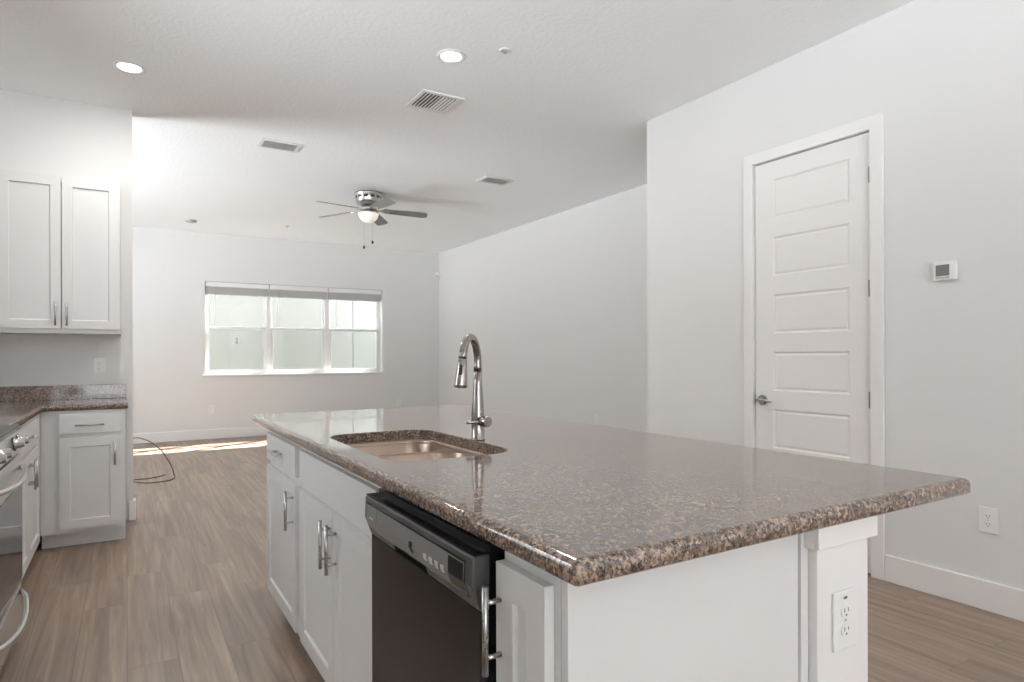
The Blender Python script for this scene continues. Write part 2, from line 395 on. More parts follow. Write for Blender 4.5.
for z in (0.35, 0.967, 1.582, 2.208):
    mb = MB(); mb.tube([FR(-DY0 - .003, z - .045, 0.006), FR(-DY0 - .003, z + .045, 0.006)], 0.007, 10)
    mb.fbox(FR, -DY0 - .020, -DY0 - .004, z - .045, z + .045, -0.0058, -0.0035)
    dt.part('hinge', mb, M['hinge'])
mb = MB()
yl, zl = 2.653, 0.927
mb.disc(FR, -yl, zl, -0.006, 0.004, 0.033).disc(FR, -yl, zl, 0.004, 0.012, 0.026)
mb.tube([FR(-yl, zl, 0.01), FR(-yl, zl, 0.045), FR(-yl + .006, zl, .052)], [.012, .011, .011], 12)
mb.tube([FR(-yl - .004, zl, .05), FR(-yl + .03, zl + .004, .054), FR(-yl + .065, zl + .002, .052), FR(-yl + .10, zl - .006, .050)], [.011, .010, .008, .006], 12)
dt.part('lever_handle', mb, M['chrome'])
dt.part('strike_plate', MB().fbox(FR, -DY1 + .0022, -DY1 + .0048, zl - .035, zl + .035, -0.044, 0.0005), M['nickel'])

# ------------------------------------------------------------------ window
wt = Thing('window_1', 'wide white three part window in the back wall', 'window', ((WX0 + WX1) / 2, YB, WZ0), kind='structure')
FW = Frame((0, YB, 0), (1, 0, 0), (0, -1, 0))      # n toward the room, depth is negative n
MX = [WX0, 1.898, 2.806, WX1]
mb = MB()
mb.fbox(FW, WX0 - .03, WX1 + .03, WZ0 - .018, WZ0 + .006, -0.16, 0.03)
wt.part('sill', mb, M['trim'], 0.004)
mb = MB()
mb.fbox(FW, WX0, WX0 + .035, WZ0 + .006, WZ1, -0.17, -0.10).fbox(FW, WX1 - .035, WX1, WZ0 + .006, WZ1, -0.17, -0.10)
mb.fbox(FW, WX0 + .035, WX1 - .035, WZ1 - .04, WZ1, -0.17, -0.10).fbox(FW, WX0 + .035, WX1 - .035, WZ0 + .006, WZ0 + .035, -0.17, -0.10)
for x in MX[1:3]: mb.fbox(FW, x - .035, x + .035, WZ0 + .035, WZ1 - .04, -0.17, -0.095)
wt.part('frame', mb, M['vinyl'], 0.003)
ZR = 1.655
for i in range(3):
    a, b2 = MX[i] + .036, MX[i + 1] - .036
    for up in (0, 1):
        z0, z1 = (WZ0 + .036, ZR + .018) if not up else (ZR - .018, WZ1 - .041)
        n0, n1 = (-0.130, -0.104) if not up else (-0.160, -0.134)
        st = 0.030 if not up else 0.022
        mb = MB()
        mb.fbox(FW, a, a + st, z0, z1, n0, n1).fbox(FW, b2 - st, b2, z0, z1, n0, n1)
        mb.fbox(FW, a + st, b2 - st, z0, z0 + .034, n0, n1).fbox(FW, a + st, b2 - st, z1 - .034, z1, n0, n1)
        sash = wt.part('sash', mb, M['vinyl'], 0.002)
        nm = (n0 + n1) / 2
        wt.part('glass_pane', MB().fbox(FW, a + st, b2 - st, z0 + .034, z1 - .034, nm - .002, nm + .002), M['glass'], parent=sash)
        if not up:
            wt.part('insect_screen', MB().fbox(FW, a + .004, b2 - .004, z0 + .004, z1 - .02, -0.1385, -0.138), M['screen'], parent=sash)
            if i == 0:
                mb = MB()
                for k in range(3): mb.fbox(FW, 1.39, 1.47, 1.415 + .035 * k, 1.428 + .035 * k, -0.1149, -0.1145)
                mb.fbox(FW, 1.43, 1.445, 1.415, 1.498, -0.1149, -0.1145)
                wt.part('sticker', mb, M['plastic'], parent=sash)
for i, pos in enumerate(('left', 'middle', 'right')):
    a, b2 = MX[i] + .008, MX[i + 1] - .008
    bt = Thing('window_blind', '%s white slatted blind raised at the top of the back window' % pos, 'blind', ((a + b2) / 2, YB + .05, WZ1 - .05), 'raised blinds in the back window')
    bt.part('headrail', MB().fbox(FW, a, b2, WZ1 - .072, WZ1 - .004, -0.085, -0.025), M['vinyl'], 0.003)
    mb = MB()
    for k in range(20): mb.fbox(FW, a + .006, b2 - .006, WZ1 - .078 - .0050 * k - .0032, WZ1 - .078 - .0050 * k, -0.082, -0.032)
    bt.part('slats', mb, M['blind'])
    bt.part('bottom_rail', MB().fbox(FW, a + .006, b2 - .006, WZ1 - .194, WZ1 - .180, -0.080, -0.034), M['blind'], 0.002)
    bt.part('wand', MB().tube([FW(a + .12, WZ1 - .07, -.022), FW(a + .12, WZ1 - .62, -.022)], 0.004, 8), M['cord'])

# ------------------------------------------------------------------ cabinets
PULL = 0.156
def pull(th, parent, fr, u, v, n, vertical=True):
    mb = MB(); h = PULL / 2; so = 0.031
    P = (lambda d, q: fr(u, v + d, n + q)) if vertical else (lambda d, q: fr(u + d, v, n + q))
    mb.tube([P(-h, so), P(h, so)], 0.006, 14)
    for d in (-.048, .048): mb.tube([P(d, 0.0), P(d, so)], 0.0045, 10)
    th.part('pull_handle', mb, M['steel'], parent=parent, label='brushed steel bar pull')
ST = 0.057
def front(th, fr, name, u0, u1, v0, v1, pl=None, shaker=True, n0=0.001, t=0.020):
    mb = MB()
    if shaker: mb.panel(fr, u0, u1, v0, v1, n0, n0 + t, [(u0 + ST, u1 - ST, v0 + ST, v1 - ST)], 0.009, 0.004)
    else: mb.fbox(fr, u0, u1, v0, v1, n0, n0 + t)
    ob = th.part(name, mb, M['cab'], 0.0015)
    if pl: pull(th, ob, fr, pl[0], pl[1], n0 + t, pl[2])
    return ob
def carcass(th, fr, w, z0, z1, depth, rails=(), toe=True, stiles=(0.04, 0.04), left_full=False, floor_sides=True):
    mb = MB(); s = 0.016
    zb = z0 if not toe else 0.0
    mb.fbox(fr, 0, s, z0, z1, -depth, -.0195).fbox(fr, w - s, w, z0, z1, -depth, -.0195)
    mb.fbox(fr, s, w - s, z0, z0 + s, -depth, -.0195).fbox(fr, s, w - s, z0 + s, z1, -depth, -depth + .006)
    if toe:
        mb.fbox(fr, 0, s, 0, z0, -depth, -.075).fbox(fr, w - s, w, 0, z0, -depth, -.075)
    ob = th.part('carcass', mb, M['cab'])
    mb = MB()
    mb.fbox(fr, 0, stiles[0], z0, z1, -.019, 0).fbox(fr, w - stiles[1], w, z0, z1, -.019, 0)
    a, b2 = stiles[0], w - stiles[1]
    mb.fbox(fr, a, b2, z1 - .04, z1, -.019, 0).fbox(fr, a, b2, z0, z0 + .04, -.019, 0)
    for r in rails: mb.fbox(fr, a, b2, r - .02, r + .02, -.019, 0)
    th.part('face_frame', mb, M['cab'])
    if toe: th.part('toe_kick', MB().fbox(fr, s, w - s, 0, z0 - .001, -.092, -.076), M['cab'])
ZC = 0.876; ZT = 0.914
DZ0, DZ1, FZ0, FZ1 = 0.128, 0.708, 0.738, 0.858     # door and drawer heights
XI = 0.586                                            # island cabinet face
def island_frame(y1): return Frame((XI, y1, 0), (0, -1, 0), (-1, 0, 0))
# far drawer cabinet
fr = island_frame(3.185); w = 0.628
t1 = Thing('base_cabinet', 'white island cabinet with one drawer over one door at the far end of the island', 'cabinet', (0.89, 2.87, 0), 'island cabinets')
carcass(t1, fr, w, 0.10, ZC, 0.603, (0.723,))
front(t1, fr, 'drawer', 0.020, w - .020, FZ0, FZ1, (w / 2, 0.80, False), False)
front(t1, fr, 'door', 0.020, w - .020, DZ0, DZ1, (w - .020 - .03, 0.607, True))
# sink cabinet
fr = island_frame(2.550); w = 0.936
t2 = Thing('base_cabinet', 'white double door sink cabinet under the sink between drawer cabinet and dishwasher', 'cabinet', (0.89, 2.07, 0), 'island cabinets')
carcass(t2, fr, w, 0.10, ZC, 0.603, (0.723,), stiles=(0.05, 0.03))
front(t2, fr, 'false_front', 0.050, w - .012, FZ0, FZ1, None, False)
ym = 2.550 - 2.043
front(t2, fr, 'door', 0.050, ym - .003, DZ0, DZ1, (ym - .035, 0.607, True))
front(t2, fr, 'door', ym + .003, w - .012, DZ0, DZ1, (ym + .038, 0.607, True))
# narrow end cabinet
fr = island_frame(0.992); w = 0.174
t3 = Thing('base_cabinet', 'narrow white island cabinet with one full height door beside the dishwasher', 'cabinet', (0.89, 0.905, 0), 'island cabinets')
carcass(t3, fr, w, 0.10, ZC, 0.603, (), stiles=(0.03, 0.03))
front(t3, fr, 'door', 0.004, w - .016, DZ0, 0.848, (0.020, 0.735, True))
# end panel facing the viewer
t4 = Thing('end_panel', 'plain white end panel covering the near end of the island', 'panel', (0.88, 0.809, 0))
t4.part('panel', MB().box(XI, 1.163, 0.800, 0.817, 0.0, ZC), M['cab'], 0.001)
t4.part('scribe_strip', MB().box(1.1655, 1.188, 0.795, 0.817, 0.0, ZC), M['cab'], 0.001)
# knee wall at the seating side
t5 = Thing('island_support', 'white painted support column under the island overhang carrying an outlet', 'support', (1.28, 2.0, 0))
t5.part('body', MB().box(1.1905, 1.371, 0.776, 3.19, 0.0, ZC), M['trim'], 0.002)
mb = MB(); zc0 = 0.826
mb.box(1.172, 1.382, 0.760, 0.776, zc0, ZC).box(1.172, 1.1905, 0.776, 0.7945, zc0, ZC).box(1.371, 1.382, 0.776, 3.19, zc0, ZC)
t5.part('cap_trim', mb, M['trim'], 0.002)

# dishwasher
fd = island_frame(1.612); w = 0.604
dw = Thing('dishwasher', 'black dishwasher built into the island between sink cabinet and narrow cabinet', 'dishwasher', (0.89, 1.29, 0))
dw.part('tub', MB().fbox(fd, 0.004, w - .004, 0.105, 0.868, -0.56, 0.020), M['black'])
dw.part('door_panel', MB().fbox(fd, 0.002, w - .002, 0.112, 0.752, 0.0205, 0.040), M['black'], 0.003)
prof = [(0.0205, 0.752), (0.040, 0.752), (0.058, 0.800), (0.056, 0.853), (0.0205, 0.854)]
cons = dw.part('console', MB().prism(fd, prof, 0.002, w - .002), M['console'], 0.003)
dw.part('top_shade_plate', MB().fbox(fd, 0.004, w - .004, 0.8545, 0.858, 0.021, 0.053), M['black'])  # black plate added to deepen the shade below the counter edge
# insert on the sloping console face
def cface(v, off=0.0):      # n on the console face at height v
    return (0.058 + (0.056 - 0.058) * (v - .800) / .046 if v >= .8 else 0.040 + 0.018 * (v - .752) / .048) + off
def cpatch(mb, u0, u1, v0, v1, o0, o1):
    lv = sorted({v0, v1, *([0.800] if v0 < .8 < v1 else [])})
    pts = [(cface(v, o0), v) for v in lv] + [(cface(v, o1), v) for v in reversed(lv)]
    return mb.prism(fd, pts, u0, u1)
dw.part('insert_border', cpatch(MB(), 0.018, w - .030, 0.770, 0.840, -.002, 0.0006), M['black'], parent=cons)
dw.part('console_insert', cpatch(MB(), 0.095, w - .035, 0.774, 0.836, -.002, 0.0012), M['panelgrey'], parent=cons)
dw.part('badge_insert', cpatch(MB(), 0.022, 0.092, 0.774, 0.836, -.002, 0.0012), M['panelgrey'], parent=cons)
dw.part('badge', cpatch(MB(), 0.045, 0.070, 0.803, 0.808, 0.0011, 0.0017), M['mark'], parent=cons)
dw.part('display', cpatch(MB(), w - .100, w - .037, 0.777, 0.833, 0.0010, 0.0018), M['black'], parent=cons)
for k in range(4):
    u0 = w - .215 + k * .028
    dw.part('button', cpatch(MB(), u0, u0 + .012, 0.792, 0.806, 0.0008, 0.0030), M['mark'], parent=cons)
dw.part('latch_button', cpatch(MB(), w - .292, w - .280, 0.788, 0.812, 0.0008, 0.0040), M['black'], parent=cons)
dw.part('pocket_handle', MB().prism(fd, [(cface(.7545, .0014), .7545), (cface(.769, .0014), .769), (cface(.769, -.004), .769), (cface(.7545, -.004), .7545)], 0.185, 0.370), M['pocket_shade'], parent=cons)  # flat black patch stands in for the shade inside the grip pocket
dw.part('kick_plate', MB().fbox(fd, 0.004, w - .004, 0.0, 0.103, -0.09, -0.076), M['black'])

# ------------------------------------------------------------------ countertops
def slab_top(th, name, outline, hole=None, r=0.016):
    """outline: function inset -> loop at z 0; rounded upper edge"""
    mb = MB()
    prof = [(0.006, ZC), (0.0, ZC + .005), (0.0, ZT - r)] + [(r * (1 - math.cos(a)), ZT - r + r * math.sin(a)) for a in (math.radians(d) for d in (22, 45, 67, 90))]
    loops = [[Vector((p.x, p.y, z)) for p in outline(i)] for i, z in prof]
    bm = bmesh.new()
    rings = [[bm.verts.new(p) for p in l] for l in loops]
    n = len(rings[0])
    for a in range(len(rings) - 1):
        for i in range(n):
            f = bm.faces.new((rings[a][i], rings[a][(i + 1) % n], rings[a + 1][(i + 1) % n], rings[a + 1][i])); f.smooth = True
    edge_top = [bm.edges.get((rings[-1][i], rings[-1][(i + 1) % n])) for i in range(n)]
    edge_bot = [bm.edges.get((rings[0][i], rings[0][(i + 1) % n])) for i in range(n)]
    if hole:
        hp = [(-0.004, ZT), (-.001, ZT - .001), (0, ZT - .004), (0, ZC)]
        hr = [[bm.verts.new((p.x, p.y, z)) for p in hole(i)] for i, z in hp]
        k = len(hr[0])
        for a in range(len(hr) - 1):
            for i in range(k): bm.faces.new((hr[a][i], hr[a][(i + 1) % k], hr[a + 1][(i + 1) % k], hr[a + 1][i]))
        edge_top += [bm.edges.get((hr[0][i], hr[0][(i + 1) % k])) for i in range(k)]
        edge_bot += [bm.edges.get((hr[-1][i], hr[-1][(i + 1) % k])) for i in range(k)]
    bmesh.ops.triangle_fill(bm, use_beauty=True, use_dissolve=False, edges=edge_top)
    bmesh.ops.triangle_fill(bm, use_beauty=True, use_dissolve=False, edges=edge_bot)
    bmesh.ops.recalc_face_normals(bm, faces=bm.faces)
    me = bpy.data.meshes.new(name)
    off = th.o if th else Vector((0, 0, 0))
    bmesh.ops.translate(bm, verts=bm.verts, vec=-off)
    bm.to_mesh(me); bm.free(); me.materials.append(M['granite'])
    ob = bpy.data.objects.new(name, me); COL.objects.link(ob)
    if th: ob.parent = th.e
    return ob
IX0, IX1, IY0, IY1 = 0.556, 1.760, 0.7395, 3.531
SX0, SX1, SY0, SY1 = 0.645, 1.058, 1.700, 2.445
ob = slab_top(None, 'island_countertop', lambda i: rrect(IX0 + i, IX1 - i, IY0 + i, IY1 - i, 0.012 - min(i, .010) + .002, 0),
              lambda i: rrect(SX0 + i, SX1 - i, SY0 + i, SY1 - i, 0.10, 0, 10))
ob['label'] = 'polished brown granite countertop on the island with a sink cutout'; ob['category'] = 'countertop'

# sink under the cutout
sk = Thing('sink', 'undermount stainless double bowl sink in the island granite', 'sink', ((SX0 + SX1) / 2, (SY0 + SY1) / 2, 0.66))
g = 0.012; ZS = ZC - .0008; ZD = 0.862; YD = 2.165
mb = MB()
mb.loft([rrect(SX0 - .028, SX1 + .028, SY0 - .028, SY1 + .028, 0.115, ZS, 10), rrect(SX0 + .002, SX1 - .002, SY0 + .002, SY1 - .002, 0.10, ZS, 10),
         rrect(SX0 + .003, SX1 - .003, SY0 + .003, SY1 - .003, 0.10, ZD, 10)], True, False, False)
sk.part('rim', mb, M['sink'])
def bowl(y0, y1):
    q = [(0.0, ZD, .095), (0.004, ZD - .006, .093), (0.010, ZD - .08, .085), (0.016, ZD - .165, .08), (0.03, ZD - .19, .07), (0.06, ZD - .198, .05)]
    mb = MB(); loops = [rrect(SX0 + .003 + i, SX1 - .003 - i, y0 + i, y1 - i, r, z, 10) for i, z, r in q]
    mb.loft(loops, True, False, True)
    return mb
b1 = sk.part('bowl', bowl(YD + .013, SY1 - .003), M['sink'])
b2_ = sk.part('bowl', bowl(SY0 + .003, YD - .013), M['sink'])
# deck between and around the two bowls
bm_ = MB()
for y0, y1 in ((SY0 + .003, YD - .013), (YD + .013, SY1 - .003)): pass
mb = MB()
mb.box(SX0 + .09, SX1 - .09, YD - .0128, YD + .0128, ZD - .010, ZD)
mb.loft([[Vector((SX0 + .003, YD - .108, ZD)), Vector((SX0 + .03, YD - .040, ZD)), Vector((SX0 + .098, YD - .0128, ZD))],
         [Vector((SX0 + .003, YD + .108, ZD)), Vector((SX0 + .03, YD + .040, ZD)), Vector((SX0 + .098, YD + .0128, ZD))]], False, False, False, False)
mb.loft([[Vector((SX1 - .003, YD - .108, ZD)), Vector((SX1 - .03, YD - .040, ZD)), Vector((SX1 - .098, YD - .0128, ZD))],
         [Vector((SX1 - .003, YD + .108, ZD)), Vector((SX1 - .03, YD + .040, ZD)), Vector((SX1 - .098, YD + .0128, ZD))]], False, False, False, False)
sk.part('divider', mb, M['sink'])
for bo, yy in ((b1, (YD + SY1) / 2), (b2_, (YD + SY0) / 2)):
    sk.part('drain', MB().lathe(((SX0 + SX1) / 2, yy, ZD - .1975), [(.045, 0), (.045, .003), (.034, .002), (.03, -.0003)], 24), M['chrome'], parent=bo)

# faucet
FX, FY = 1.083, 2.022
fa = Thing('faucet', 'tall gooseneck pull down kitchen faucet behind the island sink', 'faucet', (FX, FY, ZT))
mb = MB(); mb.lathe((FX, FY, ZT), [(.027, 0.0), (.027, .003), (.0245, .005), (.0240, .05), (.0235, .09), (.0195, .145), (.0162, .20), (.0150, .245)], 28)
fa.part('body', mb, M['faucet'])
ph = math.radians(225); dx, dy = math.cos(ph), math.sin(ph)
RA = 0.088; zt = ZT + .245
pts = [(FX, FY, zt - .002), (FX, FY, zt + .02)]; rs = [.0149, .0147]
zc = ZT + .276
for d in range(0, 172, 9):
    a = math.radians(d); q = RA * (1 - math.cos(a)); pts.append((FX + dx * q, FY + dy * q, zc + 0.090 * math.sin(a))); rs.append(.0140)
fa.part('spout', MB().tube(pts, rs, 18), M['faucet'])
e = Vector(pts[-1]); e0 = Vector(pts[-2]); di = (e - e0).normalized()
tip = Vector((FX + dx * 0.197, FY + dy * 0.197, ZT + .198))
di = (tip - e).normalized(); L = (tip - e).length
head = fa.part('spray_head', MB().tube([e, e + di * .004, e + di * .006, e + di * L * .35, e + di * L * .96, e + di * L], [.0148, .0155, .0160, .0175, .0225, .0215], 22), M['faucet'])
side = Vector((-0.6, -0.8, 0.1)).normalized(); side = (side - di * side.dot(di)).normalized(); ori = di.cross(side)
mb = MB(); ctr = e + di * L * .42
pv = []
for nn in (0.0135, 0.0205):
    for a, b3 in ((-.006, -.017), (.006, -.017), (.006, .017), (-.006, .017)): pv.append(ctr + side * nn + ori * a + di * b3)
mb.add(pv, [(0, 1, 2, 3), (7, 6, 5, 4), (0, 4, 5, 1), (1, 5, 6, 2), (2, 6, 7, 3), (3, 7, 4, 0)])
fa.part('spray_button', mb, M['dark'], 0.001, parent=head)
# handle: a short barrel on the viewer's right with a thin lever
hz = ZT + .068
hd = (R_ * 0.62 - F_ * 0.78).normalized()
hb = Vector((FX, FY, hz))
fa_h = fa.part('handle', MB().tube([hb + hd * .010, hb + hd * .060, hb + hd * .062], [.0185, .0185, .0170], 20), M['faucet'])
l0 = hb + hd * .044
ld = (-R_ * 0.98 - F_ * 0.10 + Vector((0, 0, -0.03))).normalized()
fa.part('lever', MB().tube([l0 + ld * .010, l0 + ld * .052, l0 + ld * .064, l0 + ld * .067], [.0058, .0058, .0072, .006], 12), M['faucet'], parent=fa_h)

# ------------------------------------------------------------------ kitchen corner at left
YF = 4.906; XF = -0.461
fk = Frame((XF, YF, 0), (1, 0, 0), (0, -1, 0)); w = 0.452
k1 = Thing('base_cabinet', 'white base cabinet with drawer over door under the granite corner by the outlet', 'cabinet', (-.23, 5.2, 0), 'base cabinets along the kitchen walls')
carcass(k1, fk, w, 0.10, ZC, 0.592, (0.712,), stiles=(0.10, 0.034))
front(k1, fk, 'drawer', 0.097, w - .026, 0.728, 0.856, (w / 2 + .034, 0.784, False), False)
front(k1, fk, 'door', 0.097, w - .026, 0.126, 0.702, (w - .026 - .031, 0.594, True))
fl = Frame((XF, 3.565, 0), (0, 1, 0), (1, 0, 0)); w = 1.318
k2 = Thing('base_cabinet', 'white base cabinet turned side on between stove and corner cabinet', 'cabinet', (-.76, 4.2, 0), 'base cabinets along the kitchen walls')
carcass(k2, fl, w, 0.10, ZC, 0.600, (0.712,), stiles=(0.10, 0.12))
d0, d1 = 0.12, 1.10; dm = (d0 + d1) / 2
front(k2, fl, 'drawer', d0, d1, 0.728, 0.856, (dm + .06, 0.79, False), False)
front(k2, fl, 'door', d0, dm - .0015, 0.126, 0.702, (dm - .034, 0.60, True))
front(k2, fl, 'door', dm + .0015, d1, 0.126, 0.702, (dm + .034, 0.60, True))
def l_outline(i):
    return [Vector(p + (0,)) for p in ((XL_ + .001 , 3.560 + i), (-.443 - i, 3.560 + i), (-.443 - i, 4.884 + i), (0.008 - i, 4.884 + i), (0.008 - i, YK - .001), (XL_ + .001, YK - .001))]
kt = Thing('kitchen_countertop', 'brown granite corner countertop with backsplash strip beside the stove', 'countertop', (-.6, 5.1, ZC))
slab_top(kt, 'slab', l_outline)
mb = MB(); mb.box(XL_ + .002, -.003, YK - .021, YK - .001, ZT, 1.016).box(XL_ + .002, XL_ + .021, 3.565, YK - .0215, ZT, 1.016)
kt.part('backsplash', mb, M['granite'], 0.002)
# wall cabinet
fu = Frame((-.722, YK - .33, 0), (1, 0, 0), (0, -1, 0)); w = 0.688
k3 = Thing('wall_cabinet', 'white double door wall cabinet hung above the granite corner', 'cabinet', (-.37, 5.35, 1.375), None)
UZ0, UZ1 = 1.375, 2.425
carcass(k3, fu, w, UZ0, UZ1, 0.328, (), toe=False)
for u0, u1, pu in ((0.018, 0.351, 0.351 - .030), (0.356, w - .010, 0.356 + .028)):
    front(k3, fu, 'door', u0, u1, UZ0 + .030, UZ1 - .012, (pu, 1.503, True))
k3.part('top_panel', MB().fbox(fu, 0.016, w - .016, UZ1 - .016, UZ1, -.326, -.0195), M['cab'])
k3.part('side_filler', MB().fbox(fu, -.33, -.001, UZ0, UZ1, -.328, 0.0), M['cab'], label='plain white filler beside the doors')

# stove
fs = Frame((-0.415, 2.790, 0), (0, 1, 0), (1, 0, 0)); w = 0.757
rg = Thing('stove', 'stainless stove with front knobs and curved handles at the left edge', 'stove', (-.75, 3.17, 0))
rg.part('body', MB().fbox(fs, 0.0, w, 0.03, 0.895, -.62, -.022), M['range_steel'], 0.002)
rg.part('cooktop', MB().fbox(fs, -.0, w, 0.896, 0.918, -.62, 0.012), M['cooktop'], 0.004)
panel = rg.part('control_panel', MB().prism(fs, [(-.0215, .800), (0.012, .800), (0.020, .815), (0.006, .895), (-.0215, .895)], 0.0, w), M['range_steel'], 0.002)
for u in (0.075, 0.205, 0.545, 0.672):
    b_ = fs(u, .853, 0.013); nn = Vector((1, 0, .17)).normalized()
    kn = MB().tube([b_, b_ + nn * .006, b_ + nn * .007, b_ + nn * .034, b_ + nn * .036], [.026, .026, .021, .019, .017], 20)
    knob = rg.part('knob', kn, M['chrome'], parent=panel)
    rg.part('knob_skirt', MB().tube([b_ - nn * .001, b_ + nn * .004], .029, 20), M['dark'], parent=panel)
door = rg.part('oven_door', MB().fbox(fs, 0.003, w - .003, 0.215, 0.792, -.0215, 0.015), M['range_steel'], 0.003)
rg.part('oven_window', MB().fbox(fs, 0.008, w - .008, 0.245, 0.665, 0.0145, 0.0185), M['ovenglass'], 0.001, parent=door)
def bow(v, out, z_d=0.0):
    pts = []
    for i in range(21):
        a = i / 20; u = 0.035 + (w - .07) * a; q = math.sin(math.pi * a) ** 0.55 if 0 < a < 1 else 0
        pts.append(fs(u, v - z_d * math.sin(math.pi * a), 0.014 + out * q))
    return pts
rg.part('door_handle', MB().tube(bow(.735, .042, .012), 0.0115, 14), M['range_steel'], parent=door)
dr = rg.part('storage_drawer', MB().fbox(fs, 0.003, w - .003, 0.045, 0.208, -.0215, 0.013), M['range_steel'], 0.003)
rg.part('drawer_handle', MB().tube(bow(.188, .048, .030), 0.0105, 14), M['range_steel'], parent=dr)
rg.part('base', MB().fbox(fs, 0.02, w - .02, 0.0, 0.030, -.58, -.06), M['dark'])

# ------------------------------------------------------------------ wall plates
def outlet(label, fr, u, v, pw=0.072, phh=0.116, decor=False, group='wall outlets'):
    th = Thing('outlet', label, 'outlet', fr(u, v - phh / 2, 0), group)
    pl = th.part('plate', MB().fbox(fr, u - pw / 2, u + pw / 2, v - phh / 2, v + phh / 2, 0.0006, 0.0065), M['plastic'], 0.002)
    for s in (-1, 1):
        vc = v + s * .0195
        k = th.part('socket', MB().disc(fr, u, vc, 0.006, 0.0085, .0168, .0142, 24), M['plastic'], parent=pl)
        mb = MB()
        for du, hh in ((-.0065, .0045), (.0065, .0035)): mb.fbox(fr, u + du - .0013, u + du + .0013, vc + .002 - hh, vc + .002 + hh, 0.0082, 0.0088)
        mb.disc(fr, u, vc - .0085, 0.0082, 0.0088, .0026, .0026, 10)
        th.part('slots', mb, M['slot'], parent=pl)
    th.part('screw', MB().disc(fr, u, v, 0.006, 0.0072, .003, .003, 12), M['nickel'], parent=pl)
    return th
FB = Frame((0, YB, 0), (1, 0, 0), (0, -1, 0)); FK = Frame((0, YK, 0), (1, 0, 0), (0, -1, 0)); FLR = Frame((W2, 0, 0), (0, -1, 0), (-1, 0, 0))
FC = Frame((0, 0.776, 0), (1, 0, 0), (0, -1, 0))
outlet('white outlet on the kitchen wall above the granite backsplash', FK, -.170, 1.150)
outlet('white outlet low on the right wall above the baseboard right of the door', FR, -1.402, 0.430, 0.080, 0.120)
oi = outlet('white outlet on the island support column below the overhang', FC, 1.277, 0.664, 0.080, 0.121)
oi.part('test_mark', MB().fbox(FC, 1.271, 1.283, 0.708, 0.713, 0.0062, 0.0070), M['slot'])
outlet('white outlet low on the back wall below the left end of the window', FB, 1.070, 0.440)
outlet('white outlet low on the back wall right of the window', FB, 4.008, 0.42)
outlet('white outlet low on the long living room wall right of the faucet', FLR, -5.904, 0.455)
# thermostat
th = Thing('thermostat', 'small white thermostat with grey screen on the right wall beside the door', 'thermostat', FR(-1.58, 1.575, 0))
th.part('case', MB().fbox(FR, -1.632, -1.526, 1.583, 1.680, 0.0006, 0.026), M['plastic'], 0.006)
th.part('screen', MB().fbox(FR, -1.618, -1.556, 1.606, 1.662, 0.0255, 0.0268), M['lcd'], 0.0005)
th.part('button_bar', MB().fbox(FR, -1.618, -1.556, 1.593, 1.602, 0.0255, 0.0272), M['grille'], 0.0005)
# motion sensor in the far corner
ms = Thing('motion_sensor', 'small white sensor high in the far corner of the living room', 'sensor', (4.70, 10.29, 2.60))
cn = Vector((W2 - .002, YB - .002, 2.66)); ax = Vector((-.7071, -.7071, 0)); tx = Vector((.7071, -.7071, 0))
fm = Frame((cn.x, cn.y, 0), tx, ax)
ms.part('housing', MB().prism(fm, [(.036, 2.605), (.060, 2.612), (.068, 2.65), (.060, 2.70), (.036, 2.71)], -.033, .033), M['plastic'], 0.003)
ms.part('lens', MB().fbox(fm, -.020, .020, 2.618, 2.650, .058, .0685), M['grille'], 0.002)

